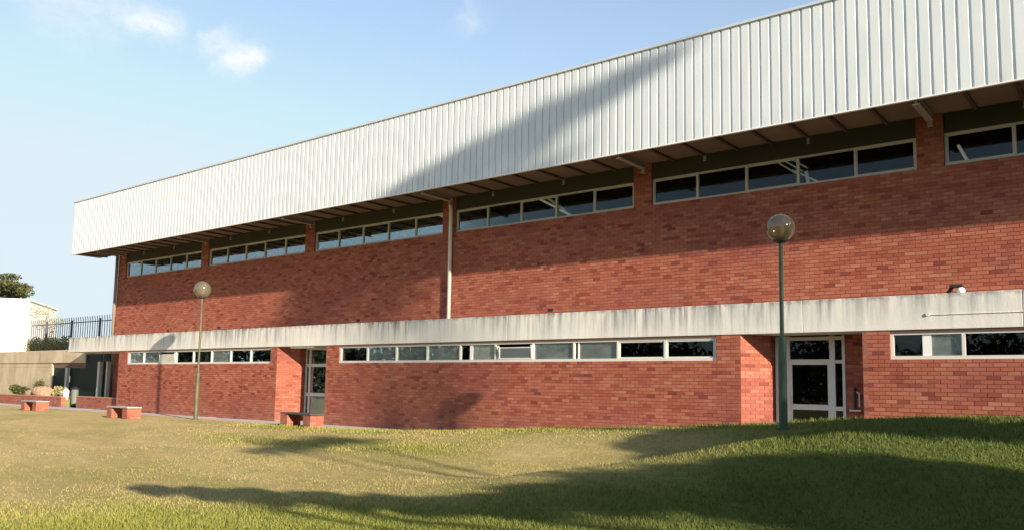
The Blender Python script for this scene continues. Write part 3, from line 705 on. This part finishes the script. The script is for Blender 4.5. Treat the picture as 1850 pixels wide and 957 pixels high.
# pedestal and litter bin
pd = tag(empty('pedestal', (-42.6, .62, 0)), 'white pedestal with an arm reaching left, standing in the gap beside the porch wall', 'pedestal')
MB().lathe([(.17, 0), (.14, .08), (.11, .12), (.12, .55), (.15, .70), (.14, .78), (.07, .86)], 14).build('body', WHITE, pd, smooth=True)
MB().tube([(-.05, 0, .62), (-.35, -.02, .66), (-.62, -.03, .78)], [.06, .045, .035], 8).build('arm', WHITE, pd, smooth=True)
lb = tag(empty('litter_bin', (-42.05, .80, 0)), 'grey-green litter bin beside the white pedestal at the porch', 'litter bin')
MB().lathe([(.13, .1), (.15, .12), (.16, .82), (.13, .86)], 14).build('body', mat('grey_green_paint', (.14, .17, .14), .6), lb); MB().lathe([(.1, 0), (.1, .1)], 12).build('foot', DARK, lb)
MB().lathe([(.17, .86), (.17, .90), (.06, .98)], 14).build('lid', DARK, lb)

# ------------------------------------------------------------------ vegetation
def leafmat(name, a, b, c):
    def fn(k):
        ri = k.new('ShaderNodeNewGeometry').outputs['Random Per Island']
        setc(k, k.mix(k.maprange(k.noise(k.pos, 1.2, 3), .3, .7), k.ramp(ri, [(0, a), (.5, b), (1, c)]), a))
    return mat(name, rough=.65, spec=.2, fn=fn)
LEAF_OLIVE = leafmat('olive_leaves', (.06, .07, .02), (.10, .10, .035), (.16, .15, .06))
LEAF_PALE = leafmat('pale_yellow_leaves', (.28, .25, .10), (.36, .32, .15), (.42, .38, .20))
LEAF_GREEN = leafmat('green_leaves', (.045, .075, .018), (.07, .10, .025), (.11, .13, .035))
BARK = mat('bark', rough=.9, fn=lambda k: setc(k, k.mix(k.noise(k.scale(k.pos, (4, 4, .8)), 4), (.16, .12, .09), (.09, .07, .055))))
PBARK = mat('pale_bark', rough=.9, fn=lambda k: setc(k, k.mix(k.noise(k.scale(k.pos, (4, 4, .8)), 4), (.42, .37, .31), (.26, .23, .19))))
def leaves(name, centers, radii, n, size, m, parent, flat=.5, seed=1):
    g = np.random.default_rng(seed); c = np.array(centers, float); rr = np.array(radii, float); wts = (rr.prod(1))**.66; wts /= wts.sum()
    ci = g.choice(len(c), n, p=wts); d = g.normal(size=(n, 3)); d /= np.linalg.norm(d, axis=1)[:, None]; rad = g.random(n)**(1/2.2)
    P = c[ci]+d*rr[ci]*rad[:, None]
    a = g.normal(size=(n, 3)); a /= np.linalg.norm(a, axis=1)[:, None]; b = np.cross(a, g.normal(size=(n, 3))); b /= np.linalg.norm(b, axis=1)[:, None]
    s = (size*(.6+.8*g.random(n)))[:, None]
    V = np.stack([P-a*s, P+b*s*.45, P+a*s, P-b*s*.45], 1).reshape(-1, 3); F = np.arange(len(V)).reshape(-1, 4)
    me = npmesh(name, V, F); return link(name, me, m, parent)
def tree(x, y, z, H, clumps, n, size, lm, bm, label, r0_=.2, seed=1, cat='tree', group=None, name='tree'):
    """clumps: list of (dx,dy,z,rx,ry,rz) in tree space"""
    g = random.Random(seed); t = tag(empty(name, (x, y, z)), label, cat, group)
    top = Vector((sum(c[0] for c in clumps)/len(clumps)*.5, sum(c[1] for c in clumps)/len(clumps)*.5, H*.72))
    m2 = MB(); ctl = [Vector((0, 0, -.2)), Vector((g.uniform(-.1, .1), g.uniform(-.1, .1), H*.3)), top*.75+Vector((0, 0, 0)), top]
    m2.tube(ctl, [r0_*1.25, r0_*.9, r0_*.6, r0_*.3], 8).build('trunk', bm, t, smooth=True)
    for c in clumps:
        e = Vector(c[:3]); s = ctl[2]*g.uniform(.7, 1.0)+(top-ctl[2])*g.random()*.5; mid = (s+e)/2+Vector((g.uniform(-.3, .3), g.uniform(-.3, .3), g.uniform(-.1, .4)))
        l_ = MB().tube([s, mid, e], [r0_*.35, r0_*.22, r0_*.06], 6); 
        for q in range(4):
            d = Vector((g.gauss(0, 1), g.gauss(0, 1), g.gauss(0, .8))).normalized(); l_.tube([mid.lerp(e, g.random()), e+Vector((d.x*c[3], d.y*c[4], d.z*c[5]))*.8], [r0_*.1, r0_*.03], 4)
        l_.build('limb', bm, t)
    if n: leaves('crown', [c[:3] for c in clumps], [c[3:] for c in clumps], n, size, lm, t, seed=seed)
    return t
def clumpset(g, cx_, cy_, cz_, rx, ry, rz, n, f=.42):
    out = []
    for i in range(n):
        d = Vector((g.gauss(0, 1), g.gauss(0, 1), g.gauss(0, 1))).normalized()*(g.random()**.4); s = g.uniform(.8, 1.25)*f
        out.append((cx_+d.x*rx*.75, cy_+d.y*ry*.75, cz_+d.z*rz*.75, rx*s, ry*s, rz*s))
    return out
g = random.Random(3)
# far left trees
tree(-93, 14, 2.79, 9.2, [(c[0], c[1], c[2], c[3], c[4], c[5]) for c in clumpset(g, 1.5, 0, 7.6, 8.5, 5, 2.0, 26, .22)], 8500, .15, LEAF_OLIVE, BARK, 'broad dark olive tree above the white building at the left edge', .5, 4)
bt = tree(-61.2, 7, 2.79, 3.8, [(-1.6, 0, 3.3, .8, .6, .5), (.3, 0, 3.0, .8, .6, .7), (2.1, 0, 2.4, .9, .6, .4), (-.6, .2, 2.2, .7, .6, .5), (1.2, 0, 1.6, .9, .6, .5)], 500, .07, LEAF_PALE, PBARK, 'small nearly bare pale-barked tree between the white building and the fence', .08, 8)
hd = tag(empty('hedge', (-53.2, 4.0, 2.79)), 'clipped yellowish hedge on top of the beige wall beside the fence', 'hedge')
leaves('foliage', [(-2.4+.6*i, 0, .5+.12*math.sin(i*1.7)) for i in range(9)], [(.55, .4, .55)]*9, 5000, .06, LEAF_PALE, hd, seed=3)
MB().box(-2.8, 2.8, -.15, .15, -.05, .25).build('stems', BARK, hd)
# shrubs and rocks in the bed
ROCK = mat('reddish_rock', rough=.9, fn=lambda k: (setc(k, k.mix(k.noise(k.pos, 2, 5), (.46, .30, .19), (.34, .20, .13))), bump(k, k.noise(k.pos, 5, 6), .8, .08)))
def rock(x, y, z, sx, sy, sz, label, seed):
    bm = bmesh.new(); bmesh.ops.create_icosphere(bm, subdivisions=3, radius=1); g_ = random.Random(seed); ph = [g_.uniform(0, 6) for _ in range(6)]
    for v in bm.verts:
        p = v.co; f = 1+.16*math.sin(3*p.x+ph[0])*math.sin(2.6*p.y+ph[1])+.12*math.sin(5*p.z+ph[2]+2*p.x)+.05*math.sin(9*p.y+ph[3]); v.co = Vector((p.x*sx*f, p.y*sy*f, p.z*sz*f))
    me = bpy.data.meshes.new('rock'); bm.to_mesh(me); bm.free(); o = link('rock', me, ROCK, None, (x, y, z)); tag(o, label, 'rock')
rock(-45.9, 1.0, .45, 1.0, .45, .55, 'large reddish boulder in the bed in front of the beige wall', 2)
rock(-47.4, 1.05, .40, .7, .4, .35, 'smaller low boulder left of the large one in the bed', 5)
def shrub(x, y, z, rx, rz, n, m, label, seed):
    t = tag(empty('shrub', (x, y, z)), label, 'shrub'); gg = random.Random(seed)
    leaves('foliage', [c[:3] for c in clumpset(gg, 0, 0, rz*.7, rx, .4, rz, 7, .5)], [c[3:] for c in clumpset(gg, 0, 0, rz*.7, rx, .4, rz, 7, .5)], n, .07, m, t, seed=seed)
    m2 = MB()
    for i in range(6): m2.tube([(0, 0, -.1), (gg.uniform(-rx, rx)*.7, gg.uniform(-.2, .2), rz*gg.uniform(.6, 1.2))], [.02, .006], 5)
    m2.build('stems', BARK, t)
shrub(-48.7, .95, .35, .85, .45, 1700, LEAF_OLIVE, 'green shrub spreading at the far left of the bed', 5)
shrub(-46.9, 1.2, .5, .55, .5, 700, LEAF_OLIVE, 'thin dark twiggy shrub leaning over the boulder', 6)
shrub(-44.1, .95, .35, .6, .42, 1500, LEAF_PALE, 'dry brownish shrub right of the boulder by the dark glazing', 7)

# trees standing right of the view: they throw the long shadows on fascia, walls and lawn
S_ = Vector((3.4, -1.0, 1.12))
def shade_tree(F, t, rx, rz, ncl, nleaf, seed, label, leaf=.16, ry=None, f=.42):
    c = Vector(F)+S_*t; zg = float(height(c.x, c.y)); gg = random.Random(seed)
    cl_ = clumpset(gg, 0, 0, c.z-zg, rx, ry or rx, rz, ncl, f)
    tree(c.x, c.y, zg, c.z-zg, cl_, nleaf, leaf, LEAF_GREEN, BARK, label, .09+.004*c.z, seed, group='trees right of the view')
L0 = 'tall tree standing on the bank to the right of the view'
SHADE = [
 ((-22.5, 1.2, 4.5), 12.5, 1.5, 1.3, 9, 700, 13, 'slim tall tree, its thin crown high above the right bank'),
 ((-4.9, -3.9, .6), 3.6, 1.8, .75, 26, 18000, 15, 'dense round tree close to the hall on the right bank'),
 ((-16, -5.5, -.1), 7.0, 1.6, .6, 8, 500, 18, 'sparse tree far out to the right of the viewer'),
]
for (F_, t_, rx, rz, nc, nl, sd, lb_) in SHADE: shade_tree(F_, t_, rx, rz, nc, nl, sd, lb_)
# a low spreading tree beside the viewer: the dark band over the near lawn
ck = []; tt = 3.65; base = Vector((-1.5, -8.8, 0))+S_*tt
for (X_, Y_, r_, ) in ((-12.6, -11.3, .32), (-11.8, -11.0, .40), (-11.0, -10.6, .45), (-10.0, -10.2, .45), (-8.9, -9.9, .45), (-7.6, -9.7, .5), (-6.6, -9.2, .6), (-5.6, -8.6, .75), (-4.8, -8.0, .75), (-3.9, -7.6, .85), (-2.9, -7.4, 1.0), (-2.0, -7.4, 1.0), (-1.3, -7.9, 1.4), (-2.4, -8.6, 1.2), (-3.4, -8.8, .9), (-.2, -7.6, 1.2), (.8, -9.0, 1.5), (-1.0, -7.0, .7), (1.6, -7.4, .9)):
    p = Vector((X_, Y_, float(height(X_, Y_))))+S_*tt; ck.append((p.x-base.x, p.y-base.y, p.z, r_, r_*.9, r_*.8))
tree(base.x, base.y, float(height(base.x, base.y)), 3.9, ck, 26000, .12, LEAF_GREEN, BARK, 'low wide spreading tree just right of the viewer', .2, 31, group='trees right of the view')
# a tree with one long leaning limb: its band of shadow crosses the ribbed fascia
gg = random.Random(21); c0 = Vector((-13.5, YF, 8.1))+S_*9.5; cl_ = []
for i in range(12):
    u = i/11; p = Vector((-17.6+6.9*u, YF, 7.45+1.5*u))+S_*9.5-Vector((c0.x, c0.y, 0)); cl_.append((p.x+gg.uniform(-.1, .1), p.y+gg.uniform(-.15, .15), p.z+gg.uniform(-.08, .08), .8, .7, .32+.14*math.sin(u*3.1)))
tree(c0.x, c0.y, float(height(c0.x, c0.y)), c0.z, cl_, 1900, .13, LEAF_GREEN, BARK, 'tall tree with one long leaning leafy limb, right of the view', .10, 21, group='trees right of the view')
# wood round the far side of the grounds (mirrored in the lower windows)
gq = np.random.default_rng(5); cs, rs = [], []
for i in range(120):
    a_ = R(150)+R(245)*i/119; r_q = gq.uniform(52, 66); hq = gq.uniform(5, 9); cs.append((-12+r_q*1.25*math.cos(a_), -18+r_q*math.sin(a_) if math.sin(a_) < 0 else -18+r_q*math.sin(a_)*.3, hq*.5)); rs.append((4.5, 3.5, hq*.6))
ok = [i for i, c in enumerate(cs) if c[1] < -24]; wd = leaves('distant_wood', [cs[i] for i in ok], [rs[i] for i in ok], 60000, .42, mat('far_dark_foliage', (.035, .042, .02), .9), None, seed=9)
tag(wd, 'mass of dark trees closing the grounds behind the viewer', 'trees', kind='stuff')
